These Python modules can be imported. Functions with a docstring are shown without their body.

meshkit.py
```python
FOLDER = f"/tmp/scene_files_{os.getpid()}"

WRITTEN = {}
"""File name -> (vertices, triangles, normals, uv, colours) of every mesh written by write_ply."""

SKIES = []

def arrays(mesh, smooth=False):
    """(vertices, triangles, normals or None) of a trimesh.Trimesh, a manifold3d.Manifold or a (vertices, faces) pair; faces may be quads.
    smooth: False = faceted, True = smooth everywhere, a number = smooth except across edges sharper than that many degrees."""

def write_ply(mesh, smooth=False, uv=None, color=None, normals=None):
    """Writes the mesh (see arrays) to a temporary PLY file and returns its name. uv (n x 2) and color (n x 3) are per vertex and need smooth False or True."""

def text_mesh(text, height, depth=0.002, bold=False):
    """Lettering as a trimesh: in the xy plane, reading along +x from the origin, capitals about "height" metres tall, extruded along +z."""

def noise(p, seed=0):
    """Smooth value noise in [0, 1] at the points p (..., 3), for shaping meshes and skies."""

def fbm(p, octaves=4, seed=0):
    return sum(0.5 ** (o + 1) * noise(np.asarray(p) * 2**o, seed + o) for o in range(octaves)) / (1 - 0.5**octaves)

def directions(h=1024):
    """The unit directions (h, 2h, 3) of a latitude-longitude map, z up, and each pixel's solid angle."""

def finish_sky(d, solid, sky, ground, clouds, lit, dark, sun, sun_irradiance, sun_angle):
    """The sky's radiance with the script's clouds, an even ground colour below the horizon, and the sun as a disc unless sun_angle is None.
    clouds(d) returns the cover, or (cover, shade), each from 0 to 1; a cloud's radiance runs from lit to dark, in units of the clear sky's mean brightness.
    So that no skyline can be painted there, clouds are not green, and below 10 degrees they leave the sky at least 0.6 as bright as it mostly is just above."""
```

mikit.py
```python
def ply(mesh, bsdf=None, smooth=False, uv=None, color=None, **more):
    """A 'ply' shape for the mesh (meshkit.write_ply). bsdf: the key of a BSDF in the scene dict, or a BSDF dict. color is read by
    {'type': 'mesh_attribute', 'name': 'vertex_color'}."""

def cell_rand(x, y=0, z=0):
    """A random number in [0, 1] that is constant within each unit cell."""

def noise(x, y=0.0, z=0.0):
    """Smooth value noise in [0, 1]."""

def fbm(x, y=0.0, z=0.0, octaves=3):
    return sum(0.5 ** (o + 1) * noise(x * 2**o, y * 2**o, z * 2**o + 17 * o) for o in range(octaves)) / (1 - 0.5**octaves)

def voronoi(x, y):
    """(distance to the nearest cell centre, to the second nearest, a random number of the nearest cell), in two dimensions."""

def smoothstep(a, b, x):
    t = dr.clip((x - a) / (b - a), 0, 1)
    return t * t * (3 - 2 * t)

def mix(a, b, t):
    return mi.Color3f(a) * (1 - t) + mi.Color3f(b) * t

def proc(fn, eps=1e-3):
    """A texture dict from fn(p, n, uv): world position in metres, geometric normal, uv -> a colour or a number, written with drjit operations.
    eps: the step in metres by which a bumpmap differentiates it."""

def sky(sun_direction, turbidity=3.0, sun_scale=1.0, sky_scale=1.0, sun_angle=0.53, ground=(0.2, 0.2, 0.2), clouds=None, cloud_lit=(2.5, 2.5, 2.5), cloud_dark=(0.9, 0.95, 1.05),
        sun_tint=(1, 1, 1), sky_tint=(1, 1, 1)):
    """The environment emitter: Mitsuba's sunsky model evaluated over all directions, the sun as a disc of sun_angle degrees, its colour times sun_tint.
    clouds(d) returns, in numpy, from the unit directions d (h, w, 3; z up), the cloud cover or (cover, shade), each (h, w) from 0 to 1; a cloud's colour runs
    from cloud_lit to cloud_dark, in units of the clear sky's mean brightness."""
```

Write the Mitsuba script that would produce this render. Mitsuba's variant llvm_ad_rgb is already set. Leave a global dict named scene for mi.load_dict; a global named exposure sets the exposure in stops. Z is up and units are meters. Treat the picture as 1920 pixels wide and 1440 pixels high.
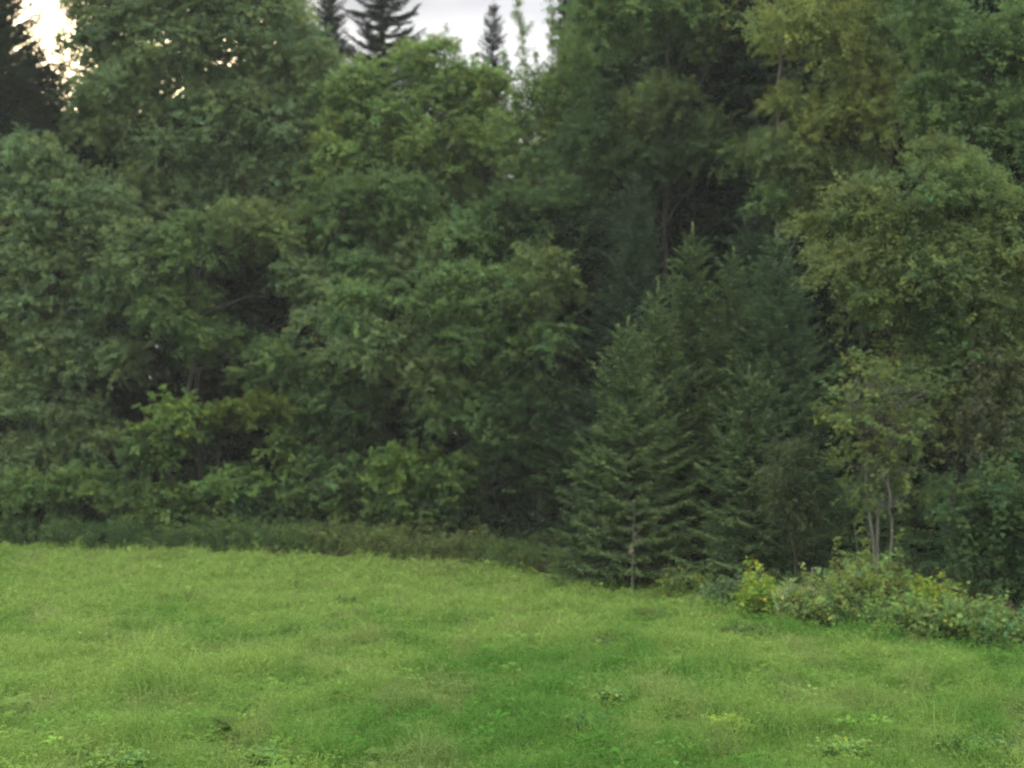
import math
import numpy as np, mitsuba as mi, drjit as dr
import mikit, meshkit
T = mi.ScalarTransform4f
scene, labels = {}, {}
PI = math.pi

# ------------------------------------------------------------------ camera, sky, exposure
HFOV, CAM_H = 40.0, 3.0
F = 960 / math.tan(math.radians(HFOV / 2))          # focal length in pixels of a 1920 wide picture
PITCH = math.atan((842 - 720) / F)
scene['camera'] = {'type': 'thinlens', 'fov': HFOV, 'fov_axis': 'x', 'near_clip': 0.1, 'far_clip': 3000.0,
    'aperture_radius': 0.0084, 'focus_distance': 6.0,
    'to_world': T().look_at(origin=[0, 0, CAM_H], target=[0, math.cos(PITCH), CAM_H + math.sin(PITCH)], up=[0, 0, 1])}

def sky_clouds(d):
    # evening overcast: a grey bank low in the west behind the wood, unseen sky overhead and behind the camera set brighter to light the trees
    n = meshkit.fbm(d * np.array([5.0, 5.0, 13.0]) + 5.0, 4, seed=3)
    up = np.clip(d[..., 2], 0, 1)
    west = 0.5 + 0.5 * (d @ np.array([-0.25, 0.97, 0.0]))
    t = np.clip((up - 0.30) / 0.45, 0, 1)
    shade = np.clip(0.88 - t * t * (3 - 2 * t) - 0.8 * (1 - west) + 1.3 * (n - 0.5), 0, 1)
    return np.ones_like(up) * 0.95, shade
SUN = (-0.345, 1.0, 0.30)
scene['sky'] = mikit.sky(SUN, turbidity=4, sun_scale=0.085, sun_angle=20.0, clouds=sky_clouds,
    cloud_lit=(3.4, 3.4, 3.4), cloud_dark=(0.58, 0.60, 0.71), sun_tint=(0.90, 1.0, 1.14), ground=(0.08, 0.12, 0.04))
exposure = 3.5
# a trace of evening haze in the air
scene['air'] = {'type': 'homogeneous', 'albedo': {'type': 'rgb', 'value': [.95, .95, .95]}, 'sigma_t': 0.00044}
scene['haze'] = {'type': 'cube', 'to_world': T().translate([0, 40, 12]).scale([1600, 1600, 13.6]), 'bsdf': {'type': 'null'}, 'interior': {'type': 'ref', 'id': 'air'}}
scene['camera']['medium'] = {'type': 'ref', 'id': 'air'}
labels['haze'] = {'label': 'faint grey evening haze over the field and wood', 'category': 'haze', 'kind': 'stuff'}

# ------------------------------------------------------------------ helpers
def at(px, py, Y):
    """the point at depth Y (metres) seen at a pixel of the photograph"""
    u, v = (px - 960) / F, (720 - py) / F
    d = np.array([u, math.cos(PITCH) - v * math.sin(PITCH), math.sin(PITCH) + v * math.cos(PITCH)])
    return np.array([0, 0, CAM_H]) + d * (Y / d[1])
def foot(px, Y):
    p = at(px, 842, Y); return np.array([p[0], Y, 0.0])
def unit(v):
    return v / np.maximum(np.linalg.norm(v, axis=-1, keepdims=True), 1e-9)
names = {}
def numbered(name):
    n = names.get(name, 0); names[name] = n + 1
    return name if n == 0 else f'{name}_{n:03d}'
def thing(name, label, cat, group=None):
    k = numbered(name); labels[k] = {'label': label, 'category': cat}
    if group: labels[k]['group'] = group
    return k
def part(parent, name, mesh, bsdf, smooth=False, color=None, kind=None, label=None):
    k = numbered(parent + '__' + name)
    scene[k] = mikit.ply(mesh, bsdf, smooth=smooth, color=color)
    if kind or label:
        labels[k] = {}
        if kind: labels[k]['kind'] = kind
        if label: labels[k]['label'] = label
    return k

def tubes(paths, sides=6):
    """[(points n x 3, radii n)] -> one mesh"""
    V, Fc, at_ = [], [], 0
    ang = np.arange(sides) * 2 * PI / sides
    for P, R in paths:
        P, R = np.asarray(P, float), np.asarray(R, float)
        t = unit(np.gradient(P, axis=0))
        ref = np.array([0.31, 0.95, 0.05])
        a = unit(np.cross(t, ref)); b = np.cross(t, a)
        ring = P[:, None] + R[:, None, None] * (np.cos(ang)[None, :, None] * a[:, None] + np.sin(ang)[None, :, None] * b[:, None])
        n = len(P); i = np.arange(n - 1)[:, None] * sides; j = np.arange(sides); k = (j + 1) % sides
        q = np.stack([i + j, i + k, i + sides + k, i + sides + j], -1).reshape(-1, 4)
        V.append(ring.reshape(-1, 3)); Fc.append(np.vstack([q[:, [0, 1, 2]], q[:, [0, 2, 3]]]) + at_); at_ += n * sides
    return np.vstack(V), np.vstack(Fc)
def wobble(p0, p1, n, amp, rng, sag=0.0):
    t = np.linspace(0, 1, n)[:, None]
    L = np.linalg.norm(p1 - p0)
    w = np.cumsum(rng.normal(0, 1, (n, 3)), 0) / n
    w -= w[:1] * (1 - t) + w[-1:] * t
    P = p0 + (p1 - p0) * t + w * amp * L
    P[:, 2] += sag * L * np.sin(PI * t[:, 0])
    return P

class Leaves:
    def __init__(self): self.v, self.f, self.c, self.n = [], [], [], 0
    def add(self, P, A, N, length, width, col, fold=0.25):
        """rhombic leaves folded along the midrib: base P, axis A, normal N"""
        m = len(P)
        if m == 0: return
        A = unit(A); B = unit(np.cross(N, A)); N = np.cross(A, B)
        l, w = np.broadcast_to(length, m)[:, None], np.broadcast_to(width, m)[:, None]
        mid = P + A * l * 0.45
        up = N * w * fold
        V = np.stack([P, mid + B * w / 2 + up, P + A * l - N * l * 0.10, mid - B * w / 2 + up], 1)
        i = np.arange(m)[:, None] * 4 + self.n
        self.f += [np.hstack([i, i + 1, i + 2]), np.hstack([i, i + 2, i + 3])]
        self.v.append(V.reshape(-1, 3)); self.c.append(np.repeat(col, 4, 0)); self.n += 4 * m
    def blade(self, P, A, side, length, width, bend, col):
        """grass blades: a tapering strip of two segments and a tip"""
        m = len(P)
        l, w = length[:, None], width[:, None]
        q1 = P + A * l * 0.55 ; q2 = P + A * l + bend * l
        V = np.stack([P - side * w / 2, P + side * w / 2, q1 - side * w * .42 + bend * l * .2, q1 + side * w * .42 + bend * l * .2, q2], 1)
        i = np.arange(m)[:, None] * 5 + self.n
        self.f += [np.hstack([i, i + 1, i + 3]), np.hstack([i, i + 3, i + 2]), np.hstack([i + 2, i + 3, i + 4])]
        self.v.append(V.reshape(-1, 3)); self.c.append(np.repeat(col, 5, 0)); self.n += 5 * m
    def mesh(self): return np.vstack(self.v), np.vstack(self.f)
    def color(self): return np.clip(np.vstack(self.c), 0.003, 0.6)

def tint(base, n, rng, amt=0.25, yellow=0.12):
    """leaf colours: brightness and hue differ from leaf to leaf"""
    b = np.exp(rng.normal(0, amt, (n, 1)))
    h = rng.normal(0, yellow, (n, 1))
    return np.asarray(base) * b * np.hstack([1 + h, 1 + 0.25 * h, 1 - h * .8])

def add_sprays(lv, P, D, L, nleaf, ll, lw, base, rng, sag=0.25, amt=0.22, yellow=0.10, flat=0.8):
    """leafy twigs at P pointing along D; base may be one colour or one per spray"""
    S = len(P)
    if S == 0: return
    up = np.array([0, 0, 1.0])
    D = unit(D)
    lat = unit(np.cross(D, up) + 1e-3)
    L = np.broadcast_to(L, S)
    t = (np.arange(nleaf)[None] + rng.random((S, nleaf))) / nleaf
    side = np.where(np.arange(nleaf) % 2, 1.0, -1.0)[None] * np.ones((S, 1))
    pos = P[:, None] + D[:, None] * (L[:, None] * t)[..., None]
    pos[..., 2] -= sag * L[:, None] * t ** 2
    pos += rng.normal(0, 0.035, pos.shape)
    A = D[:, None] * 0.6 + lat[:, None] * side[..., None] * 0.8 + rng.normal(0, 0.35, pos.shape); A[..., 2] -= 0.30
    N = up * flat + D[:, None] * 0.55 + rng.normal(0, 0.40, pos.shape)
    c = np.repeat(tint(np.broadcast_to(base, (S, 3)), S, rng, amt * 0.8, yellow), nleaf, 0) * np.exp(rng.normal(0, amt * 0.6, (S * nleaf, 1)))
    sz = np.exp(rng.normal(0, 0.22, S * nleaf))
    lv.add(pos.reshape(-1, 3), A.reshape(-1, 3), N.reshape(-1, 3), ll * sz, lw * sz, c)

def sphere_dirs(n, rng): return unit(rng.normal(0, 1, (n, 3)))

def crown_lobes(c, r, size, count, rng):
    """smaller lumps over a crown mass (centre c, radii r)"""
    d = sphere_dirs(count, rng)
    d[:, 2] = np.where(d[:, 2] < -0.55, -d[:, 2], d[:, 2])
    k = rng.uniform(0.30, 1.12, count)[:, None]
    C = c + d * r * k
    s = size * rng.uniform(0.45, 1.40, count)
    return C, s, d

# ------------------------------------------------------------------ materials
scene['leaf'] = {'type': 'principledthin', 'base_color': {'type': 'mesh_attribute', 'name': 'vertex_color'}, 'roughness': 0.55, 'diff_trans': 1.0, 'eta': 1.35}
scene['needle'] = {'type': 'twosided', 'nested': {'type': 'principled', 'base_color': {'type': 'mesh_attribute', 'name': 'vertex_color'}, 'roughness': 0.7, 'specular': 0.3}}
def bark(lo, hi):
    return lambda p, n, uv: mikit.mix(lo, hi, mikit.fbm(p.x * 14, p.y * 14, p.z * 4, 3))
for nm, lo, hi in (('bark_grey', (.07, .065, .055), (.22, .21, .19)), ('bark_pale', (.22, .21, .18), (.52, .50, .45)), ('bark_stem', (.06, .058, .045), (.19, .18, .145)), ('bark_dark', (.02, .018, .015), (.06, .055, .045))):
    scene[nm] = {'type': 'twosided', 'nested': {'type': 'principled', 'base_color': mikit.proc(bark(lo, hi)), 'roughness': 0.9, 'specular': 0.2}}
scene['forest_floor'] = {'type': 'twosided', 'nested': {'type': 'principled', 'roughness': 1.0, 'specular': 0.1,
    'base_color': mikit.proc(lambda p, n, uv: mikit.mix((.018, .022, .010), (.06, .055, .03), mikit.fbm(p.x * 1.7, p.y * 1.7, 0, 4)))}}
scene['turf'] = {'type': 'twosided', 'nested': {'type': 'principled', 'roughness': 1.0, 'specular': 0.1,
    'base_color': mikit.proc(lambda p, n, uv: mikit.mix((.06, .11, .025), (.11, .17, .035), mikit.fbm(p.x * 2.3, p.y * 2.3, 0, 4)))}}

# ------------------------------------------------------------------ ground, field
EDGE = np.array([[-60, 55.0], [-30, 47.5], [-15.6, 43.0], [-10, 40.3], [-5.2, 38.0], [-1, 35.3], [2.1, 32.6], [4.0, 29.6], [5.4, 26.6], [6.7, 23.6], [7.7, 20.8], [9.5, 15], [11, 6], [12, -20]])
def edge_y(x): return np.interp(x, EDGE[:, 0], EDGE[:, 1])
def ground_z(x, y):
    p = np.stack([np.asarray(x) * 0.16, np.asarray(y) * 0.16, np.zeros_like(np.asarray(x, float))], -1)
    q = np.stack([np.asarray(x) * 0.7, np.asarray(y) * 0.7, np.ones_like(np.asarray(x, float))], -1)
    return 0.22 * (meshkit.noise(p, 11) - 0.5) + 0.06 * (meshkit.noise(q, 12) - 0.5)
def sheet(xs, ys, dz, keep=None):
    X, Yg = np.meshgrid(xs, ys)
    V = np.stack([X, Yg, ground_z(X, Yg) + dz], -1).reshape(-1, 3)
    nx = len(xs); i, j = np.meshgrid(np.arange(len(ys) - 1), np.arange(nx - 1), indexing='ij')
    a = (i * nx + j).ravel()
    Fq = np.stack([a, a + 1, a + nx + 1, a + nx], 1)
    return V, Fq
def spread(lo, a, b, hi, step):
    return np.concatenate([-np.geomspace(-lo, -a + 1e-9, 14)[:-1] if lo < 0 else [], np.arange(a, b, step), np.geomspace(b, hi, 14)])
scene['ground'] = mikit.ply(sheet(spread(-1500, -40, 40, 1500, 0.8), spread(-1500, -30, 80, 1500, 0.8), -0.03), 'forest_floor', smooth=True)
labels['ground'] = {'label': 'dark leaf-littered ground under the trees of the wood', 'category': 'ground', 'kind': 'structure'}
ys = np.linspace(0, 1, 120)
xs = np.arange(-60, 11.9, 0.4)
X = np.repeat(xs[None], 120, 0); Yg = -30 + (edge_y(xs)[None] + 0.6 + 30) * ys[:, None]
nx = len(xs); i, j = np.meshgrid(np.arange(119), np.arange(nx - 1), indexing='ij'); a = (i * nx + j).ravel()
scene['field'] = mikit.ply((np.stack([X, Yg, ground_z(X, Yg)], -1).reshape(-1, 3), np.stack([a, a + 1, a + nx + 1, a + nx], 1)), 'turf', smooth=True)
labels['field'] = {'label': 'green hay field running up to the edge of the wood', 'category': 'field', 'kind': 'structure'}

# grass: blades and small leaves all over the field in view, thinner with distance
def grass_tone(x, y, rng):
    p = np.stack([x * 0.22, y * 0.13, x * 0], -1); q = np.stack([x * 1.1, y * 0.6, x * 0 + 3], -1)
    a, b = meshkit.fbm(p, 3, 21), meshkit.fbm(q, 3, 22)
    w = np.clip((a - 0.38) / 0.26 + (b - .5) * 1.3 + np.clip(-x / 10 + .02, -0.6, .42) + (meshkit.fbm(np.stack([x * 3.1, y * 2.0, x * 0 + 8], -1), 2, 24) - .5) * 1.1, 0, 1)[:, None]
    c = np.array([.112, .244, .046]) * (1 - w) + np.array([.255, .372, .090]) * w
    dry = np.clip((meshkit.fbm(q * 1.3 + 9, 3, 23) - 0.60) / 0.12, 0, 1)[:, None] * 0.40
    return c * (1 - dry) + np.array([.30, .31, .13]) * dry
def make_grass():
    rng = np.random.default_rng(5)
    lv = Leaves()
    for lo, hi, dens, wid in ((11.2, 17, 900, .010), (17, 24, 560, .013), (24, 32, 330, .018), (32, 45, 190, .026)):
        hw = hi * 0.364 * 1.12
        n = int(2 * hw * (hi - lo) * dens)
        x, y = rng.uniform(-hw, hw, n), rng.uniform(lo, hi, n)
        k = (y < edge_y(x) + 0.3) & (np.abs(x) < y * 0.364 * 1.12 + 0.3)
        x, y = x[k], y[k]; n = len(x)
        z = ground_z(x, y)
        hn = meshkit.fbm(np.stack([x * 2.2, y * 1.5, x * 0], -1), 3, 31)
        h = (0.05 + 0.22 * np.clip((hn - .3) / .45, 0, 1) ** 1.5) * np.exp(rng.normal(0, .3, n))
        P = np.stack([x, y, z - 0.01], -1)
        A = unit(np.stack([rng.normal(0, .35, n), rng.normal(0, .35, n), np.ones(n)], -1))
        th = rng.uniform(0, PI, n); side = np.stack([np.cos(th), np.sin(th), 0 * th], -1)
        bend = np.stack([rng.normal(0, .4, n), rng.normal(0, .4, n), -0.25 * rng.random(n)], -1)
        col = grass_tone(x, y, rng) * np.exp(rng.normal(0, .14, (n, 1)))
        g = rng.random(n) < 0.6
        lv.blade(P[g], A[g], side[g], h[g] * 1.25, wid * np.exp(rng.normal(0, .25, g.sum())), bend[g], col[g])
        g = ~g; m = g.sum()
        Q = P[g] + A[g] * h[g][:, None] * rng.uniform(.5, 1.0, (m, 1))
        lv.add(Q, np.stack([rng.normal(0, 1, m), rng.normal(0, 1, m), rng.normal(.1, .3, m)], -1), np.stack([rng.normal(0, .45, m), rng.normal(-.2, .45, m), np.ones(m)], -1),
            wid * 4.6 * np.exp(rng.normal(0, .35, m)), wid * 3.0 * np.exp(rng.normal(0, .3, m)), col[g] * .95)
    # low broad-leaved rosettes all through the nearer turf, many small and a few large
    n = 2600
    y = 11.5 + 15 * rng.random(n) ** 1.3; x = rng.uniform(-1, 1, n) * y * .41
    k = (y < edge_y(x) - .3) & (meshkit.fbm(np.stack([x * .8, y * .6, x * 0 + 4], -1), 2, 41) > .47)
    x, y = x[k], y[k]; n = len(x); m = 9
    sz = np.repeat(.033 * np.exp(rng.normal(0, .4, n)), m)
    a = rng.uniform(0, 2 * PI, n * m); hh = np.repeat(.05 + .12 * rng.random(n), m)
    X, Y2 = np.repeat(x, m) + .05 * np.cos(a), np.repeat(y, m) + .05 * np.sin(a)
    c = np.repeat(grass_tone(x, y, rng) * np.exp(rng.normal(-.05, .16, (n, 1))) * np.array([.92, 1.03, .95]), m, 0)
    lv.add(np.stack([X, Y2, ground_z(X, Y2) + hh + rng.normal(0, .02, n * m)], -1), np.stack([np.cos(a), np.sin(a), rng.normal(.25, .3, n * m)], -1), np.stack([-.35 * np.cos(a), -.35 * np.sin(a) - .1, np.ones(n * m)], -1), sz * 1.6, sz, c)
    scene['grass'] = mikit.ply(lv.mesh(), 'leaf', color=lv.color())
    labels['grass'] = {'label': 'short green grass and clover covering the hay field', 'category': 'grass', 'kind': 'stuff'}
make_grass()

# ------------------------------------------------------------------ trees
def broadleaf(name, label, cat, seed, px, Y, masses, col, leaf=(0.10, 0.075), lump=0.62, dens=1.0, bark_='bark_dark', trunk_r=0.11, nleaf=14, spray=0.42, gaps=(), group=None, sag=.25, cols=None, top=None, flat=.8, inner=0.55, amt=.15, yellow=.08):
    """masses: (px, py, rx, rz[, dY]) in pixels of the photograph at depth Y + dY"""
    rng = np.random.default_rng(seed)
    root = thing(name, label, cat, group)
    base = foot(px, Y); base[2] = ground_z(base[0], base[1]) - 0.05
    M = []
    for m in masses:
        y = Y + (m[4] if len(m) > 4 else 0)
        M.append((at(m[0], m[1], y), np.array([m[2], 0.9 * 0.5 * (m[2] + m[3]), m[3]]) * y / F))
    lv, limbs = Leaves(), []
    apex = max((c[2] for c, r in M)); cx = np.mean([c for c, r in M], 0)
    topP = np.array([base[0] * .4 + cx[0] * .6, base[1] * .4 + cx[1] * .6, apex])
    trunk = wobble(base, topP, 12, 0.10, rng)
    if cat == 'shrub': trunk_r = .035
    tr = trunk_r * np.linspace(1.15, 0.22, 12)
    G = [(at(g[0], g[1], Y), np.array([g[2], 1.5 * max(g[2], g[3]), g[3]]) * Y / F) for g in gaps]
    for mi_, (c, r) in enumerate(M):
        area = 4 * PI * ((r[0] * r[2]) ** 1.6 / 3 + (r[0] * r[1]) ** 1.6 / 3 + (r[1] * r[2]) ** 1.6 / 3) ** (1 / 1.6)
        lump_ = min(lump, 0.75 * r.min())
        cnt = max(4, int(area / (lump_ ** 2 * 2.1)))
        C, s, dout = crown_lobes(c, np.maximum(r - 0.45 * lump_, 0.2 * r), lump_, cnt, rng)
        for gc, gr in G:
            k = (((C - gc) / gr) ** 2).sum(1) > 1.0
            C, s, dout = C[k], s[k], dout[k]
        i = int(np.clip(((c[2] - r[2] * 1.2 - base[2]) / max(apex - base[2], .1)) * 11, 2, 10))
        limbs.append((wobble(trunk[i], c, 7, .16, rng, .06), tr[i] * np.linspace(.62, .14, 7)))
        for q in rng.permutation(len(C))[:max(2, len(C) // 5)]:
            limbs.append((wobble(c, C[q], 5, .2, rng, .05), tr[i] * np.linspace(.16, .05, 5)))
        lump_col = tint(np.asarray(cols[mi_] if cols else col), len(C), rng, .15, .05)
        K = np.maximum(6, (dens * 21 * (s / 0.62) ** 2 * (0.42 / spray) * (0.1 / leaf[0])).astype(int))
        idx = np.repeat(np.arange(len(C)), K)
        d = sphere_dirs(len(idx), rng)
        d = unit(d + 0.35 * dout[idx] + np.array([0, -0.12, 0.22]))
        k = rng.uniform(inner, 1.0, len(idx))[:, None]
        P = C[idx] + d * (s[idx][:, None] * np.array([1, 1, .72])) * k - d * spray * 0.35
        P += (meshkit.noise(P * 2.2, seed)[:, None] - .5) * d * .75
        add_sprays(lv, P, d + np.array([0, 0, .15]), spray * rng.uniform(.7, 1.3, len(P)), nleaf, leaf[0], leaf[1], lump_col[idx], rng, sag=sag, flat=flat, amt=amt, yellow=yellow)
    part(root, 'trunk', tubes([(trunk, tr)] + limbs, 7), bark_, smooth=True)
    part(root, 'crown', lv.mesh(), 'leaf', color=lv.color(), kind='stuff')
    return root

def tufts(root, Y, seed, pts, col, leaf=(.09, .07)):
    rng = np.random.default_rng(seed); lv, tb = Leaves(), []
    for (x0, y0, x1, y1) in pts:
        a, b = at(x0, y0, Y + rng.normal(0, .4)), at(x1, y1, Y + rng.normal(0, .4))
        P = wobble(a, b, 7, .12, rng); tb.append((P, np.linspace(.018, .004, 7)))
        L = np.linalg.norm(b - a); m = int(16 * L) + 3; q = rng.random(m) ** .8
        Q = np.stack([np.interp(q * 6, np.arange(7), P[:, i]) for i in range(3)], -1)
        add_sprays(lv, Q, unit(b - a) * .5 + sphere_dirs(m, rng) * .8, .26 * (1.4 - q), 8, leaf[0], leaf[1], np.asarray(col), rng, sag=.1)
    part(root, 'shoot', tubes(tb, 5), 'bark_grey', smooth=True, kind='stuff')
    part(root, 'top_foliage', lv.mesh(), 'leaf', color=lv.color(), kind='stuff')

def spruce(name, label, seed, px, py, Y, R, col, tip=None, cat='spruce', sparse=1.0, lift=0.35, droop=0.30, power=0.8, tw=0.05, low=0.03, lean=0.0, bark_='bark_dark', group=None, leader=0.5, wsp=0.24):
    """a spruce whose top stands at the pixel (px, py) at depth Y, radius R metres at its foot"""
    rng = np.random.default_rng(seed)
    root = thing(name, label, cat, group)
    topP = at(px, py, Y); H = topP[2]
    base = np.array([topP[0] - lean * H, Y, ground_z(topP[0], Y) - 0.05])
    n = 14; tt = np.linspace(0, 1, n)
    trunk = wobble(base, topP, n, .015, rng)
    tr = np.linspace(0.011 * H + .03, 0.012, n)
    part(root, 'trunk', tubes([(trunk, tr)], 7), bark_, smooth=True)
    lv = Leaves()
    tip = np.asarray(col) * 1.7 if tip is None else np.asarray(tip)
    z = H - leader * 0.6; boughs = []
    while z > low * H + 0.15:
        t = (H - z) / H
        nb = max(3, int(round((4 + 4 * min(1, t * 3)) * sparse)))
        az0 = rng.uniform(0, 2 * PI)
        for b in range(nb):
            if rng.random() < 0.06: continue
            a = az0 + 2 * PI * (b + rng.uniform(-.3, .3)) / nb
            length = (R * t ** power + 0.10) * rng.uniform(.66, 1.15) * (.68 + .64 * float(meshkit.fbm(np.array([math.cos(a) * 1.1, math.sin(a) * 1.1, z * .9]), 2, seed)))
            up0 = lift * (1 - t) ** 1.5 * 2.2 - droop * min(1, t * 2.0) * rng.uniform(.6, 1.2)
            boughs.append((z + rng.uniform(-.5, .5) * wsp, a, length, up0, t))
        z -= wsp * rng.uniform(.8, 1.25) * (0.75 + 0.5 * t)
    bt = []
    for (z, a, ln, up0, t) in boughs:
        m = max(5, int(ln / 0.062)); s = (np.arange(m) + .5) / m
        o = np.array([np.interp(z, trunk[:, 2], trunk[:, 0]), np.interp(z, trunk[:, 2], trunk[:, 1]), z])
        dirh = np.array([math.cos(a), math.sin(a), 0]); lat = np.array([-math.sin(a), math.cos(a), 0])
        rise = up0 * s + 0.28 * s ** 2.4 * (1 if t > .15 else .4)
        P = o + dirh * (ln * s)[:, None]; P[:, 2] += ln * rise
        tan = unit(np.gradient(P, axis=0))
        if ln > 0.5: bt.append((P[::max(1, m // 5)], np.linspace(.014, .004, len(P[::max(1, m // 5)]))))
        for sd in (-1, 1):
            k = rng.random(m) < 0.93
            l = (0.10 + 0.42 * ln * 0.55 * (1 - s) ** .8 * np.minimum(1, .35 + s * 2.2)) * rng.uniform(.6, 1.3, m)
            l = np.minimum(l, 0.5)
            A = tan * 0.75 + lat * sd * 0.8 + rng.normal(0, .14, (m, 3)); A[:, 2] -= 0.14 + .1 * t
            N = np.array([0, 0, 1.0]) + rng.normal(0, .35, (m, 3)) + dirh * .2
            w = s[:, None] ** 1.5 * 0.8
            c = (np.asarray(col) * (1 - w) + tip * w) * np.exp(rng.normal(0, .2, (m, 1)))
            lv.add(P[k], A[k], N[k], l[k], np.full(k.sum(), tw), c[k], fold=.45)
            # secondary twiglets along each side twig
            k2 = k & (l > 0.16)
            for f_, sd2 in ((.35, -1), (.6, 1), (.8, -1)):
                Q = P[k2] + unit(A[k2]) * (l[k2] * f_)[:, None]
                A2 = unit(A[k2]) + np.cross(unit(A[k2]), [0, 0, 1]) * sd2 * .9 + rng.normal(0, .2, (len(Q), 3)); A2[:, 2] -= .12
                lv.add(Q, A2, N[k2] + rng.normal(0, .3, (len(Q), 3)), l[k2] * .42, tw * .9, c[k2] * 1.05, fold=.4)
        # bough tip and the underside
        A = tan + rng.normal(0, .15, (m, 3)); A[:, 2] -= .25
        lv.add(P, A, np.array([0, 0, 1.0]) + rng.normal(0, .5, (m, 3)), 0.16, tw, (np.asarray(col) * .9) * np.exp(rng.normal(0, .2, (m, 1))), fold=.4)
    # leader
    m = int(leader / .03) + 4
    zz = np.linspace(H - leader, H + .05, m); a = rng.uniform(0, 2 * PI, m)
    P = np.stack([np.interp(zz, trunk[:, 2], trunk[:, 0]), np.interp(zz, trunk[:, 2], trunk[:, 1]), zz], -1)
    A = np.stack([np.cos(a) * .5, np.sin(a) * .5, np.ones(m)], -1)
    lv.add(P, A, np.stack([np.cos(a), np.sin(a), 0 * a], -1), 0.10, tw * .8, np.repeat(tip[None], m, 0) * np.exp(rng.normal(0, .15, (m, 1))))
    if bt: part(root, 'bough', tubes(bt, 4), bark_, smooth=True, kind='stuff')
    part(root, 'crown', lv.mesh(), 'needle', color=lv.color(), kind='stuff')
    return root

# leaf colours (reflectance); the last is lowered to put deep shade into the leaves
GREY_GREEN, MID, DARK, YELLOWISH, OLIVE, FRESH, DEEP = (.190, .268, .118), (.142, .225, .082), (.088, .145, .058), (.250, .305, .098), (.160, .215, .080), (.220, .320, .105), (.048, .082, .042)

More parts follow.
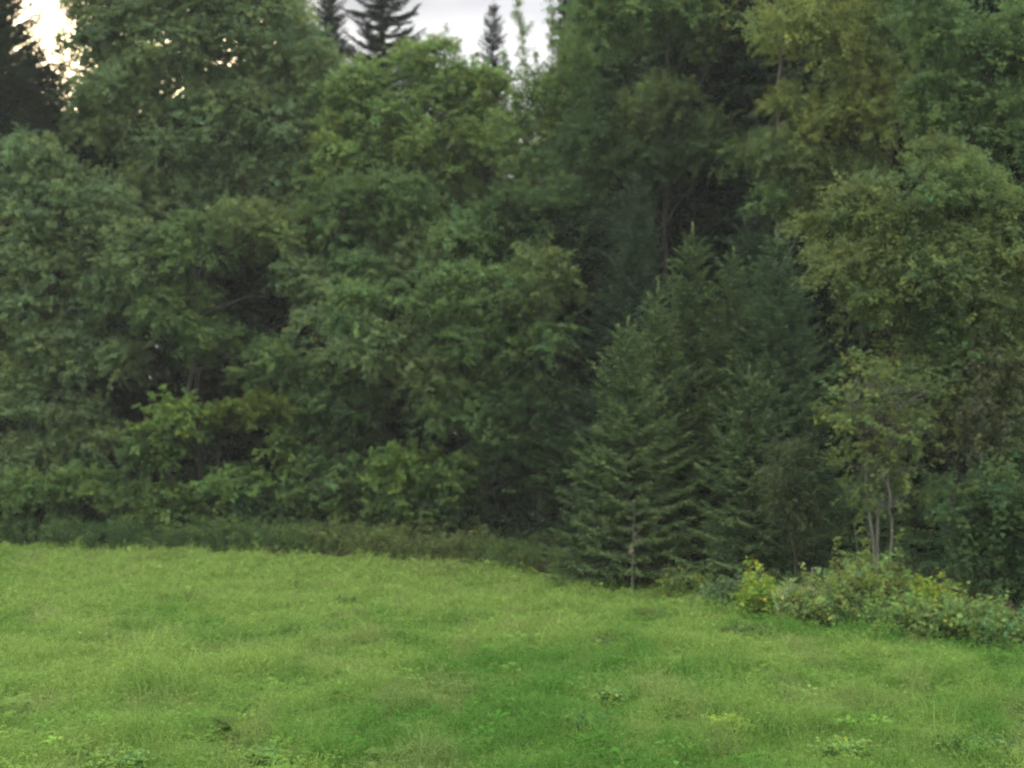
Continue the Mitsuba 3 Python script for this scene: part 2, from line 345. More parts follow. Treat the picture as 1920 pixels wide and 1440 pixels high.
# --- skyline conifers
spruce('spruce', 'tall dark spruce cut by the left edge of the photo', 101, 0, -250, 50, 4.7, (.030, .048, .026), tip=(.042, .062, .032), sparse=1.3, droop=.15, power=.8, wsp=.30, group='dark spruces standing behind the wood edge')
spruce('spruce', 'small slim spruce top against the white glow beside the tall left edge spruce', 102, 110, 60, 56, 4.4, (.06, .055, .03), sparse=1.0, power=.85, group='dark spruces standing behind the wood edge')
spruce('spruce', 'dark spruce crown low in the gap between the left edge spruce and the slim top', 120, 66, 78, 53, 6.4, (.030, .048, .028), sparse=1.2, power=.8, group='dark spruces standing behind the wood edge')
spruce('spruce', 'narrow dense dark spruce spire, left of the two against the grey sky', 103, 616, -55, 60, 2.5, (.030, .044, .027), power=.55, droop=.1, sparse=1.4, group='dark spruces standing behind the wood edge')
spruce('spruce', 'broad ragged dark spruce with open spreading boughs against the grey sky', 104, 718, -110, 58, 4.7, (.030, .044, .029), sparse=.95, droop=.12, lift=.10, power=.62, wsp=.40, tw=.07, group='dark spruces standing behind the wood edge')
spruce('spruce', 'thin dark spire rising alone from the pale treetops right of the gap of sky', 105, 925, 5, 58, 2.2, (.032, .046, .029), sparse=1.1, power=.65, group='dark spruces standing behind the wood edge')
spruce('spruce', 'dark spruce almost hidden behind leaves in the top right corner', 106, 1868, -190, 42, 3.4, (.022, .034, .024), group='dark spruces standing behind the wood edge')

# --- back row broadleaf trees
broadleaf('poplar', 'tall dense grey green broadleaf tree filling the upper left, sky showing through its top', 'tree', 1, 390, 50,
    [(300, 70, 150, 130), (430, 90, 150, 140), (235, 215, 110, 120), (395, 270, 170, 130), (525, 190, 110, 140), (330, 390, 140, 100), (510, 360, 130, 110), (250, -30, 90, 80), (420, -60, 120, 90), (190, 70, 50, 60), (195, 150, 60, 60), (180, 240, 50, 60), (360, 10, 120, 80), (480, 30, 90, 80), (165, 10, 45, 60), (160, 90, 40, 50), (230, 90, 70, 70), (250, 10, 80, 60)],
    GREY_GREEN, leaf=(.10, .085), lump=.75)
broadleaf('poplar', 'slender yellow green backlit poplar top just left of the narrow spruce spire', 'tree', 2, 560, 55,
    [(548, -20, 34, 80), (542, 70, 38, 80), (560, 160, 45, 80), (560, 260, 60, 100)], YELLOWISH, leaf=(.10, .085), lump=.45)
light_maple = broadleaf('maple', 'bright light green rounded crown below the gap of grey sky', 'tree', 3, 820, 49,
    [(828, 104, 40, 38), (762, 132, 50, 45), (830, 210, 120, 90), (745, 280, 110, 100), (890, 300, 110, 100), (665, 215, 80, 80), (640, 320, 90, 100), (800, 400, 120, 80), (900, 170, 70, 60), (700, 165, 45, 45)],
    FRESH, leaf=(.11, .09), lump=.65)
tufts(light_maple, 49, 61, [(830, 110, 836, 50), (815, 115, 806, 68), (850, 115, 862, 72), (770, 135, 766, 84), (750, 140, 738, 100), (880, 150, 892, 98), (900, 160, 915, 112), (690, 175, 680, 118), (705, 180, 716, 135), (660, 200, 650, 150), (635, 230, 622, 175), (790, 120, 786, 86)], FRESH)
def shoot_tree():
    rng = np.random.default_rng(4); Y = 47
    root = thing('sapling', 'pale spiky crown of upright leafy shoots right of the thin spruce spire', 'tree')
    base = foot(1010, Y); hub = at(1008, 330, Y); lv = Leaves(); tb = [(wobble(base, hub, 8, .05, rng), np.linspace(.09, .05, 8))]
    def shoot(P, r, dens):
        tt = np.linspace(0, 1, len(P)); ln = np.linalg.norm(np.diff(P, axis=0), axis=1).sum()
        tb.append((P, np.linspace(.03, .006, len(P))))
        m = int(dens * ln); q = np.clip(rng.random(m) + rng.normal(0, .03, m) * 0, 0, 1)
        q = (np.floor(q * ln * 4.5) + .5 + rng.normal(0, .22, m)) / (ln * 4.5)          # leaves sit in tufts along the shoot
        Q = np.stack([np.interp(q, tt, P[:, i]) for i in range(3)], -1); ax = unit(P[-1] - P[len(P) // 2])
        add_sprays(lv, Q, ax * .55 + sphere_dirs(m, rng) * .9, r * (1.8 - 1.1 * q) * np.exp(rng.normal(0, .3, m)), 8, .085, .06, np.asarray(FRESH) * .9, rng, sag=.1)
    for tipx, tipy, kx, ky, r in [(966, -20, 992, 130, .24), (1020, -60, 1060, 100, .22), (1085, -60, 1070, 60, .30), (944, 95, 975, 200, .2), (1004, 90, 1012, 200, .24), (1078, 60, 1060, 190, .3), (1040, 120, 1030, 230, .3), (958, 170, 985, 260, .28)]:
        tip, k = at(tipx, tipy, Y + rng.normal(0, .5)), at(kx, ky, Y + rng.normal(0, .3))
        t = np.linspace(0, 1, 12)[:, None]
        P = hub * (1 - t) ** 2 + 2 * k * t * (1 - t) + tip * t ** 2
        P[1:-1] += rng.normal(0, .05, P[1:-1].shape)
        shoot(P, r, 24)
        for q in (6, 8, 9):
            e = P[q] + np.array([rng.choice([-1, 1]) * rng.uniform(.35, .6), rng.normal(0, .3), rng.uniform(.5, 1.0)]) * (1.2 - q * .07)
            shoot(wobble(P[q], e, 5, .1, rng, -.1), .16, 20)
    for px, py, rx, rz in [(1000, 270, 85, 70), (1050, 190, 55, 60), (960, 260, 55, 60), (1010, 340, 80, 50), (1010, 190, 50, 50), (1080, 120, 30, 60)]:
        C, r = at(px, py, Y), np.array([rx, .7 * rx, rz]) * Y / F
        d = sphere_dirs(190, rng); P = C + d * r * rng.uniform(.4, 1, (190, 1))
        add_sprays(lv, P, d + [0, 0, .6], .38, 13, .10, .075, np.asarray(FRESH), rng)
    part(root, 'trunk', tubes(tb, 6), 'bark_grey', smooth=True)
    part(root, 'crown', lv.mesh(), 'leaf', color=lv.color(), kind='stuff')
shoot_tree()
broadleaf('maple', 'big dark green spreading tree right of the gap of sky', 'tree', 5, 1260, 43,
    [(1150, 50, 100, 90), (1260, 30, 130, 80), (1390, 50, 100, 90), (1120, 170, 70, 90), (1280, 230, 130, 90), (1200, 330, 100, 70), (1340, 310, 100, 70), (1100, 290, 80, 80), (1240, -70, 150, 80)],
    MID, lump=.68, cols=[MID, MID, OLIVE, DARK, OLIVE, DARK, MID, DARK, MID], gaps=[(1150, 130, 60, 45), (1350, 170, 80, 60)])
broadleaf('birch', 'yellow green birch with drooping lobes and pale limbs at upper right', 'tree', 6, 1390, 37,
    [(1500, 60, 90, 70), (1580, 110, 110, 90), (1470, 205, 60, 40), (1560, 240, 100, 80), (1640, 200, 90, 110), (1500, 320, 80, 40), (1600, 340, 110, 60), (1680, 60, 80, 80), (1580, -40, 120, 80), (1430, 290, 55, 45), (1460, 370, 60, 40), (1520, 410, 80, 45)],
    YELLOWISH, leaf=(.075, .06), lump=.55, bark_='bark_stem', trunk_r=.06, cols=[YELLOWISH] * 5 + [OLIVE, OLIVE, MID, YELLOWISH, OLIVE, MID, OLIVE], gaps=[(1590, 30, 30, 20)])
broadleaf('maple', 'mid green tree at the upper right edge above the bushy right hand tree', 'tree', 7, 1830, 33,
    [(1800, 80, 100, 70), (1880, 150, 100, 90), (1760, 190, 80, 80), (1840, 240, 110, 70), (1950, 60, 90, 90), (1740, 30, 70, 60), (1930, 260, 100, 80)],
    MID, leaf=(.085, .07), lump=.55, gaps=[(1690, 310, 60, 45), (1880, 20, 60, 35)])
broadleaf('poplar', 'green grey tree with a crown right of the left edge tree, behind the hollow', 'tree', 8, 640, 46,
    [(640, 430, 110, 90), (560, 450, 90, 70), (740, 400, 90, 80), (755, 490, 60, 80), (690, 560, 90, 80)],
    GREY_GREEN, leaf=(.10, .085), lump=.6, cols=[MID, OLIVE, MID, GREY_GREEN, MID])
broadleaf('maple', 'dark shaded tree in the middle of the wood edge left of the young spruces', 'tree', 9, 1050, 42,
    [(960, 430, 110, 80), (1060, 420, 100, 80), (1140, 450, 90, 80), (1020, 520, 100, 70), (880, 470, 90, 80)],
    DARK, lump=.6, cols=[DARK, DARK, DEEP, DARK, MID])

# --- front row of the left half
broadleaf('aspen', 'pale grey green tree at the left edge of the photo, leafy down to the weeds', 'tree', 10, 90, 45.5,
    [(60, 330, 70, 90), (150, 400, 90, 80), (30, 450, 90, 100), (110, 520, 120, 90), (20, 610, 110, 90), (200, 570, 80, 80), (110, 680, 120, 70), (220, 690, 60, 60), (40, 760, 90, 80), (170, 830, 90, 80), (60, 880, 110, 70)],
    GREY_GREEN, leaf=(.10, .085), lump=.55)
broadleaf('maple', 'olive tinged tree arching over a black hollow left of centre', 'tree', 11, 300, 44.5,
    [(470, 440, 120, 60), (350, 480, 90, 70), (560, 520, 40, 40, -.5), (320, 590, 90, 70), (600, 590, 70, 80, -.5), (400, 640, 70, 40), (250, 490, 70, 90), (660, 520, 60, 50)],
    OLIVE, leaf=(.10, .085), lump=.5, cols=[OLIVE, MID, GREY_GREEN, MID, GREY_GREEN, MID, GREY_GREEN, MID], gaps=[(475, 550, 75, 55), (430, 700, 85, 45), (200, 590, 40, 45)])
broadleaf('maple', 'dim olive green tree at the centre of the wood edge, leafy to the ground', 'tree', 12, 880, 39.5,
    [(820, 560, 90, 70), (930, 560, 100, 70), (1010, 540, 70, 70), (890, 660, 100, 70), (1010, 650, 80, 60), (720, 660, 80, 60), (800, 720, 70, 60), (900, 770, 100, 70), (1000, 760, 90, 80), (950, 870, 100, 80), (1040, 880, 60, 80), (660, 590, 60, 70)],
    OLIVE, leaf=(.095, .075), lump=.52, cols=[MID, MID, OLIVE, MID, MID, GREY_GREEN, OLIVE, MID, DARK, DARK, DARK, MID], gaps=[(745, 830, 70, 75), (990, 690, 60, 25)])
broadleaf('shrub', 'large leaved bright shrub with yellowish sprays left of centre, before a dark hollow', 'shrub', 13, 400, 42.4,
    [(330, 790, 70, 45), (480, 770, 70, 30), (300, 850, 60, 40), (540, 830, 50, 60), (560, 880, 60, 50), (340, 950, 70, 45)],
    (.15, .22, .06), leaf=(.17, .13), lump=.40, dens=.62, nleaf=11, spray=.5, cols=[(.16, .24, .06), (.18, .235, .055), (.12, .19, .06), (.13, .20, .06), (.12, .19, .06), (.13, .20, .06)], gaps=[(440, 850, 90, 50)], flat=1.1)
broadleaf('shrub', 'leafy green shrub with layered sprays in front of the dark hollow, left of centre', 'shrub', 14, 520, 41.6,
    [(440, 920, 80, 40), (580, 940, 80, 40), (500, 960, 90, 35), (640, 900, 60, 50), (660, 960, 60, 40)],
    MID, leaf=(.15, .11), lump=.38, dens=.65, nleaf=11, spray=.5, flat=1.1, cols=[(.14, .23, .07), (.13, .21, .07), DARK, (.135, .215, .08), (.15, .23, .07)])
broadleaf('shrub', 'broad leaved shrub at the wood edge directly below the black gap left of centre', 'shrub', 15, 790, 39.2,
    [(740, 890, 70, 45), (830, 900, 70, 50), (780, 960, 90, 45), (860, 960, 50, 40)],
    (.10, .165, .045), leaf=(.15, .12), lump=.38, dens=.65, nleaf=11, spray=.5, flat=1.1, cols=[(.16, .25, .065), (.14, .22, .07), (.13, .21, .07), DARK])
broadleaf('shrub', 'green bramble like shrub at the lower left edge above the weed strip', 'shrub', 16, 100, 43.6,
    [(40, 930, 90, 40), (160, 915, 90, 40), (250, 950, 70, 40)], (.14, .225, .07), leaf=(.13, .10), lump=.36, dens=.7, nleaf=11, spray=.45, flat=1.1)
broadleaf('shrub', 'dim green shrub in the shade between the yellowish shrub and the centre tree', 'shrub', 17, 640, 42.5,
    [(600, 740, 80, 70), (660, 800, 70, 70), (520, 700, 70, 50), (640, 690, 70, 60)], MID, leaf=(.11, .09), lump=.42, cols=[MID, DARK, MID, GREY_GREEN])

# --- young spruces right of the centre
YS, YT = (.080, .132, .048), (.155, .220, .072)
spruce('spruce', 'young spruce with the highest tip of the group right of centre', 111, 1298, 425, 33.8, 2.0, YS, tip=YT, leader=.85, group='young spruces at the wood edge')
spruce('spruce', 'young spruce with a tip just left of the highest one', 112, 1233, 525, 32.6, 1.65, YS, tip=YT, leader=.85, group='young spruces at the wood edge')
spruce('spruce', 'lowest tipped and leftmost young spruce of the group right of centre', 113, 1178, 600, 31.0, 1.75, YS, tip=YT, leader=.6, group='young spruces at the wood edge')
spruce('spruce', 'young spruce just right of the highest tip of the group', 114, 1376, 470, 33.2, 1.8, YS, tip=YT, leader=.6, group='young spruces at the wood edge')
spruce('spruce', 'dark broad spruce at the right of the young spruce group', 115, 1455, 440, 32.5, 2.4, (.068, .125, .054), tip=(.115, .18, .07), group='young spruces at the wood edge')
spruce('spruce', 'low dense spruce with boughs to the ground before the young spruce group', 116, 1405, 690, 29.2, 1.75, (.070, .118, .044), tip=(.125, .18, .062), leader=.4, group='young spruces at the wood edge')
spruce('spruce', 'small low spruce at the foot of the leftmost young spruce', 117, 1120, 800, 31.4, 1.35, YS, tip=(.13, .18, .07), leader=.4, group='young spruces at the wood edge')
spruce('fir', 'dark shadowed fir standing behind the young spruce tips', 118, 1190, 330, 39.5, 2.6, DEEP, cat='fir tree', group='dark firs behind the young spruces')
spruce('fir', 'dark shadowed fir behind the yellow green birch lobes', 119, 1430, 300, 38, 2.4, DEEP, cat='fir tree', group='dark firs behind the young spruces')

# --- right side
broadleaf('willow', 'bushy olive green tree on the right with pale silvery leaf tips', 'tree', 18, 1800, 26.5,
    [(1820, 370, 110, 70), (1680, 420, 90, 60), (1900, 440, 90, 90), (1590, 500, 70, 60), (1760, 500, 110, 80), (1640, 570, 100, 70), (1860, 590, 110, 90), (1750, 620, 70, 60), (1840, 720, 100, 90), (1930, 720, 80, 120), (1760, 760, 60, 70), (1830, 840, 80, 60), (1910, 860, 70, 70), (1700, 700, 60, 50), (1880, 500, 80, 90), (1700, 520, 80, 70), (1790, 690, 60, 60), (1770, 310, 80, 60, .8), (1620, 400, 80, 55, .6), (1550, 440, 60, 50, .6), (1700, 760, 50, 60, .5)],
    OLIVE, leaf=(.07, .045), lump=.42, dens=1.25, trunk_r=.08, nleaf=15, spray=.34, cols=[(.140, .215, .078), OLIVE, OLIVE, (.18, .225, .085), OLIVE, OLIVE, OLIVE, DARK, (.17, .195, .10), OLIVE, OLIVE, (.17, .195, .10), MID, OLIVE, OLIVE, OLIVE, MID, OLIVE, (.18, .225, .085), OLIVE, OLIVE], gaps=[(1690, 320, 40, 32), (1690, 640, 60, 30)])
broadleaf('shrub', 'dark green shrub at the lower right edge behind the bushes', 'shrub', 19, 1860, 23.6,
    [(1850, 960, 80, 70), (1920, 1000, 80, 90), (1830, 1050, 60, 60), (1900, 1090, 70, 60)], DARK, leaf=(.09, .07), lump=.36, spray=.34)
broadleaf('sapling', 'spindly grey green sapling beside the low dense spruce', 'sapling', 20, 1490, 27.6,
    [(1480, 880, 35, 45), (1500, 960, 45, 40), (1460, 940, 30, 30)], (.10, .13, .06), leaf=(.09, .06), lump=.28, spray=.3, trunk_r=.03)

# small tree with pale forked stems
def forked_tree():
    rng = np.random.default_rng(44)
    root = thing('forked_tree', 'small yellow green tree on several pale bare stems above the right hand bushes', 'tree')
    Y = 25.2
    lv = Leaves(); ends = []
    for k, pts in enumerate([[(1640, 1060), (1634, 1000), (1622, 930), (1632, 860), (1598, 770)], [(1660, 1060), (1671, 990), (1669, 920), (1674, 850), (1692, 770)], [(1650, 1062), (1641, 990), (1650, 920), (1640, 850), (1646, 750)]]):
        P = np.array([at(x, y, Y + .15 * math.sin(3 * k + i * .8)) for i, (x, y) in enumerate(pts)])
        P[0, 2] = ground_z(P[0, 0], P[0, 1]) - .05
        t = np.linspace(0, len(P) - 1, 14); Q = np.stack([np.interp(t, np.arange(len(P)), P[:, i]) for i in range(3)], -1)
        Q = Q + np.cumsum(rng.normal(0, .018, Q.shape), 0)
        part(root, 'stem', tubes([(Q, np.linspace((.036, .028, .03)[k], .012, 14))], 8), 'bark_stem', smooth=True)
        ends.append(Q)
    br = []
    for (px, py, rx, rz, n, c) in [(1620, 705, 60, 34, 40, (.175, .225, .075)), (1595, 765, 50, 42, 44, (.17, .225, .075)), (1705, 735, 55, 38, 34, OLIVE), (1640, 800, 75, 40, 62, (.17, .22, .07)), (1720, 815, 60, 36, 34, OLIVE), (1600, 862, 50, 22, 24, (.16, .21, .075)), (1690, 870, 60, 22, 28, OLIVE), (1645, 895, 50, 25, 22, OLIVE), (1700, 920, 30, 30, 12, OLIVE), (1610, 930, 28, 30, 12, OLIVE)]:
        C = at(px, py, Y); r = np.array([rx, .5 * (rx + rz), rz]) * Y / F
        d = sphere_dirs(n, rng); P = C + d * r * rng.uniform(.3, 1, (n, 1))
        for q in range(0, n, 2):
            e = ends[rng.integers(3)]; s = e[np.clip(np.argmin(np.abs(e[:, 2] - (P[q, 2] - .35))), 5, 13)]
            br.append((wobble(s, P[q], 5, .12, rng, .05), np.linspace(.011, .004, 5)))
        add_sprays(lv, P, d + np.array([0, 0, .35]), .32 * rng.uniform(.7, 1.3, n), 14, .085, .055, np.asarray(c), rng, sag=.2)
    part(root, 'twig', tubes(br, 5), 'bark_grey', smooth=True, kind='stuff')
    part(root, 'crown', lv.mesh(), 'leaf', color=lv.color(), kind='stuff')
forked_tree()

# thin dead stem in front of the young spruces
def dead_stem():
    rng = np.random.default_rng(66)
    root = thing('dead_sapling', 'thin pale dead stem standing before the lowest tipped young spruce', 'dead tree')
    Y = 29.35; top = at(1190, 935, Y); b = foot(1184, Y); b[2] = ground_z(b[0], b[1]) - .05
    P = wobble(b, top, 14, .05, rng)
    part(root, 'stem', tubes([(P, np.linspace(.016, .006, 14))], 8), 'bark_stem', smooth=True)
    tw = []
    for i, sd in ((6, -1), (8, 1), (9, -1), (11, 1), (12, -1)):
        e = P[i] + np.array([sd * rng.uniform(.12, .3), rng.normal(0, .1), rng.uniform(.05, .25)])
        tw.append((wobble(P[i], e, 5, .15, rng), np.linspace(.008, .003, 5)))
    part(root, 'twig', tubes(tw, 5), 'bark_grey', smooth=True, kind='stuff')
    lv = Leaves(); m = 9
    add_sprays(lv, P[rng.integers(6, 10, m)] + rng.normal(0, .05, (m, 3)), sphere_dirs(m, rng), .14, 6, .06, .045, np.asarray((.26, .28, .17)), rng)
    part(root, 'withered_leaf', lv.mesh(), 'leaf', color=lv.color(), kind='stuff')
dead_stem()

# bushes along the right edge of the field
def bush(label, seed, px, py, Y, rx, rz, col, leaf=(.07, .05), cat='bush', name='bush', flowers=None, dens=1.0, group=None):
    rng = np.random.default_rng(seed)
    root = thing(name, label, cat, group)
    g = foot(px, Y); z0 = ground_z(g[0], g[1])
    topz = at(px, py - rz, Y)[2]
    w = rx * Y / F; h = max(topz - z0, .2)
    n = int(dens * 60 * max(w, .2) * 2 * max(h, .3)) + 26
    a = rng.uniform(0, 2 * PI, n); rr = np.sqrt(rng.random(n))
    foot_ = np.stack([g[0] + .35 * w * rr * np.cos(a), Y + .35 * w * rr * np.sin(a), np.full(n, z0 - .03)], -1)
    hh = h * rng.uniform(.3, 1.0, n) ** 1.2 * (1.0 - .30 * rr ** 2) * (.7 + .6 * rng.random(n) * (rng.random(n) < .3))
    rr = rr * 1.12
    tipx = np.stack([g[0] + w * rr * np.cos(a), Y + w * .9 * rr * np.sin(a), z0 + hh], -1)
    part(root, 'stem', tubes([(wobble(foot_[q], tipx[q], 5, .1, rng, .04), np.linspace(.007, .003, 5)) for q in range(n)], 4), 'bark_grey', kind='stuff')
    lv = Leaves()
    for f in (.35, .6, .8, .97):
        P = foot_ + (tipx - foot_) * f
        D = unit(tipx - foot_) + rng.normal(0, .5, (n, 3))
        add_sprays(lv, P, D, .20 * rng.uniform(.7, 1.3, n), 11, leaf[0], leaf[1], np.asarray(col), rng, sag=.15, amt=.25, yellow=.14)
    part(root, 'foliage', lv.mesh(), 'leaf', color=lv.color(), kind='stuff')
    if flowers:
        fl = Leaves(); k = rng.permutation(n)[:int(n * flowers[1])]
        m = 16
        P = np.repeat(tipx[k], m, 0) + rng.normal(0, 1, (len(k) * m, 3)) * np.array([.035, .035, .05]) + np.array([0, 0, .05])
        fl.add(P, sphere_dirs(len(P), rng), sphere_dirs(len(P), rng), .035, .028, tint(flowers[0], len(P), rng, .15, .05))
        part(root, 'flower', fl.mesh(), 'leaf', color=fl.color(), kind='stuff')
BG = 'bushes along the edge of the field'
bush('yellow green bush glowing beside the cream flowered one at the field edge', 201, 1432, 1100, 25.0, 40, 42, (0.323, 0.462, 0.083), flowers=((.45, .38, .04), .5), group=BG)
bush('bush topped with cream flower plumes right of the yellow green one', 202, 1505, 1118, 24.2, 48, 46, (0.294, 0.389, 0.131), flowers=((.55, .52, .30), .6), group=BG)
bush('tall olive bush at the foot of the small forked tree', 203, 1622, 1080, 24.3, 78, 84, (0.236, 0.323, 0.094), group=BG)
bush('low grassy olive bush left of the tall olive bush', 204, 1565, 1125, 23.8, 56, 50, (0.236, 0.323, 0.102), group=BG)
bush('low bush with yellow flower tops right of the forked tree', 205, 1742, 1118, 23.2, 56, 50, (0.275, 0.409, 0.075), flowers=((.40, .36, .04), .45), group=BG)
bush('olive green bush with pale leaf tips, second from the right edge', 206, 1800, 1150, 22.2, 74, 58, (0.236, 0.335, 0.102), group=BG)
bush('dull green low bush cut by the right edge at the end of the field', 207, 1890, 1185, 21.2, 74, 60, (0.167, 0.269, 0.084), group=BG)
bush('small olive bush at the foot of the young spruces', 208, 1285, 1090, 29.0, 55, 30, (0.236, 0.323, 0.094), group=BG)
bush('low grey green bush under the low dense spruce', 209, 1360, 1105, 27.0, 45, 24, (0.147, 0.227, 0.102), group=BG)
bush('bushy green weeds in front of the tall olive bush', 210, 1680, 1140, 22.9, 65, 38, (0.216, 0.323, 0.094), group=BG)

# weeds along the left edge of the field
def weed_strip(name, label, seed, x0, x1, depth, h0, h1, cols, dens):
    rng = np.random.default_rng(seed); lv = Leaves()
    n = int((x1 - x0) * depth * dens)
    x = rng.uniform(x0, x1, n); y = edge_y(x) + rng.uniform(0, depth, n)
    h = (h0 + (h1 - h0) * meshkit.fbm(np.stack([x * .8, y * .8, x * 0], -1), 3, seed)) * rng.uniform(.65, 1.2, n)
    m = meshkit.fbm(np.stack([x * .35, y * .6, x * 0], -1), 3, seed + 1)
    w = np.clip((m - .4) / .25, 0, 1)[:, None]
    c = np.asarray(cols[0]) * (1 - w) + np.asarray(cols[1]) * w
    z = ground_z(x, y)
    for f in (.3, .55, .8, 1.0):
        P = np.stack([x, y, z + h * f], -1) + rng.normal(0, .05, (n, 3))
        add_sprays(lv, P, np.stack([rng.normal(0, .6, n), rng.normal(0, .6, n), np.ones(n)], -1), .16, 8, .11, .05, c, rng, sag=.1, flat=.6)
    lv.blade(np.stack([x, y, z], -1), unit(np.stack([rng.normal(0, .12, n), rng.normal(0, .12, n), np.ones(n)], -1)), np.tile([[1.0, 0, 0]], (n, 1)), h * 1.15, np.full(n, .02), rng.normal(0, .08, (n, 3)), c)
    scene[name] = mikit.ply(lv.mesh(), 'leaf', color=lv.color())
    labels[name] = {'label': label, 'category': 'weeds', 'kind': 'stuff'}
weed_strip('tall_weeds', 'strip of tall dark green weeds along the left far edge of the field', 301, -22, -5.4, 1.5, .35, .95, ((.105, .180, .068), (.13, .205, .07)), 26)
weed_strip('olive_weeds', 'strip of olive brown tall grass and weeds along the middle far edge of the field', 302, -5.6, 3.2, 1.5, .22, 1.0, ((.125, .195, .066), (.165, .21, .074)), 26)
weed_strip('edge_weeds', 'short weeds in the shade between the spruces and the field', 303, 3.0, 7.4, 1.0, .2, .55, ((.11, .16, .055), (.17, .205, .07)), 26)

# tufts of weeds standing in the field
def weed_clump(label, seed, px, py, w, h, col, leaf=(.055, .028), n=60):
    rng = np.random.default_rng(seed)
    v = (720 - py) / F; dz = math.sin(PITCH) + v * math.cos(PITCH); dy = math.cos(PITCH) - v * math.sin(PITCH)
    Y = CAM_H * dy / -dz; c = at(px, py, Y); z0 = ground_z(c[0], c[1])
    root = thing('weed_clump', label, 'weeds', 'weed clumps standing in the field')
    a = rng.uniform(0, 2 * PI, n); r = w * np.sqrt(rng.random(n))
    P = np.stack([c[0] + r * np.cos(a), c[1] + .8 * r * np.sin(a), np.full(n, z0)], -1)
    lv = Leaves(); cc = tint(col, n, rng, .2, .1)
    hh = .75 * h * rng.uniform(.5, 1.1, n) * (1 - .4 * (r / w) ** 2)
    th = rng.uniform(0, PI, n)
    lv.blade(P, unit(np.stack([rng.normal(0, .3, n), rng.normal(0, .3, n), np.ones(n)], -1)), np.stack([np.cos(th), np.sin(th), 0 * th], -1), hh, np.full(n, .014), rng.normal(0, .3, (n, 3)), cc)
    add_sprays(lv, P + np.stack([0 * hh, 0 * hh, hh * .45], -1), np.stack([np.cos(a) * .6, np.sin(a) * .6, np.ones(n)], -1), hh * .5, 9, leaf[0], leaf[1], cc, rng, sag=.15)
    part(root, 'foliage', lv.mesh(), 'leaf', color=lv.color(), kind='stuff')
DK, BR, LG, YG = (.10, .18, .06), (.17, .19, .075), (.22, .36, .10), (.30, .42, .08)
for k, a in enumerate([('dark tuft in the far field, just below the weed strip at left', 312, 1048, .35, .18, DK), ('rusty patch of weeds in the far left of the field', 352, 1120, .6, .16, BR),
    ('small dark tuft standing out below the middle of the weed strip', 545, 1102, .32, .2, DK), ('dark tuft right of the small dark one in the far field', 656, 1122, .3, .16, DK),
    ('flat dark weeds left of the middle of the field', 585, 1180, .5, .14, DK), ('brownish dark weed patch in the field before the spruces', 1140, 1212, .5, .18, BR),
    ('dark brown tuft in the field straight before the cream flowered bush', 1410, 1195, .45, .2, (.10, .14, .06)), ('low rust tinged weeds in the field before the low dense spruce', 1250, 1155, .6, .15, BR),
    ('bright yellow green leafy weed in the foreground right of centre', 1365, 1368, .16, .2, YG), ('leafy dark green weed just right of the bright yellow green one', 1440, 1372, .2, .24, (.12, .26, .07)),
    ('dark leafy weed patch in the lower right corner of the field', 1835, 1412, .38, .26, (.10, .21, .06)), ('leafy green weed in the foreground below the centre of the field', 1110, 1358, .3, .2, (.13, .27, .075)),
    ('pale upright weed stalk clump in the field right of the photo centre line', 1148, 1320, .10, .32, LG), ('light green leafy weed at the bottom edge right of centre', 1590, 1415, .22, .24, LG),
    ('bright leafy weed at the bottom edge near the left corner', 215, 1425, .3, .22, LG), ('leafy light weed at the bottom edge left of the middle', 500, 1420, .22, .2, LG)]):
    weed_clump(a[0], 400 + k, *a[1:])

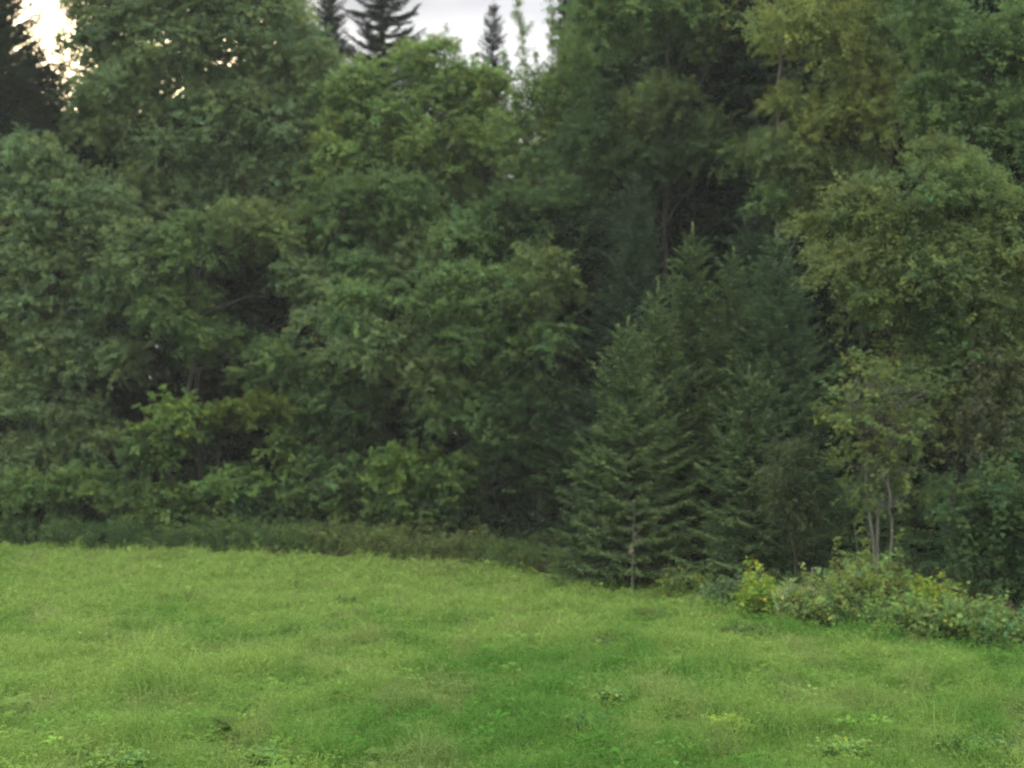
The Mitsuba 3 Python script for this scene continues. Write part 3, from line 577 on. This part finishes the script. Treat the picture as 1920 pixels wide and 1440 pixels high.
# ------------------------------------------------------------------ the wood behind: one mass of trunks and leaves, coloured dark so gaps read as shade
def back_wood():
    rng = np.random.default_rng(77); lv = Leaves(); tr = []
    sky_px = [-400, 0, 60, 150, 200, 560, 600, 640, 1050, 1090, 2400]; sky_py = [150, 200, 210, 210, 80, 80, 240, 260, 260, -110, -150]
    n = 0
    while n < 240:
        px = rng.uniform(-450, 2400)
        y = np.interp(px, [0, 1000, 1260, 1480, 1900, 2400], [54, 52.5, 47, 42, 38, 31]) + rng.uniform(0, 13)
        x = (px - 960) / F * y
        ztop = at(px, np.interp(px, sky_px, sky_py) + rng.uniform(0, 160), y)[2]
        if ztop < 2: continue
        n += 1
        base = np.array([x, y, -.1]); top = np.array([x + rng.normal(0, .3), y, ztop])
        tr.append((wobble(base, top, 8, .03, rng), np.linspace(.16, .03, 8)))
        m = int(40 * ztop)
        z = ztop * (1 - rng.random(m) ** 1.3 * 0.98); a = rng.uniform(0, 2 * PI, m)
        r = (0.35 + 1.9 * np.minimum(1, (ztop - z) / (ztop * .5))) * np.sqrt(rng.random(m))
        P = np.stack([x + r * np.cos(a), y + r * np.sin(a), z], -1)
        D = np.stack([np.cos(a), np.sin(a), 0 * a + .1], -1)
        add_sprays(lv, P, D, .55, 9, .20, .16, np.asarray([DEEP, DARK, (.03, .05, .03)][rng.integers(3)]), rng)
    m = 2600
    px = rng.uniform(-450, 2400, m); y = np.interp(px, [-450, 0, 600, 1130, 1500, 1920, 2400], [47, 43, 38, 32.6, 26.6, 20.8, 15]) + 3.2 + 9 * rng.random(m)
    x = (px - 960) / F * y; z = 2.4 * rng.random(m) ** 1.2
    a = rng.uniform(0, 2 * PI, m)
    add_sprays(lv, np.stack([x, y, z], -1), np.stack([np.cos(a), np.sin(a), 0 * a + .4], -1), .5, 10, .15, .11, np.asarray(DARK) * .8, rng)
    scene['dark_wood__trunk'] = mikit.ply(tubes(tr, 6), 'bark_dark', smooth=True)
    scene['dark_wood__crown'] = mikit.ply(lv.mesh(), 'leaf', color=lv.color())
    labels['dark_wood'] = {'label': 'dark mass of shaded trees deeper in the wood, seen through gaps', 'category': 'wood', 'kind': 'stuff'}
    labels['dark_wood__trunk'] = {'kind': 'stuff'}; labels['dark_wood__crown'] = {'kind': 'stuff'}
back_wood()
print('triangles', sum(len(meshkit.WRITTEN[d['filename']][1]) for d in scene.values() if d.get('type') == 'ply'))
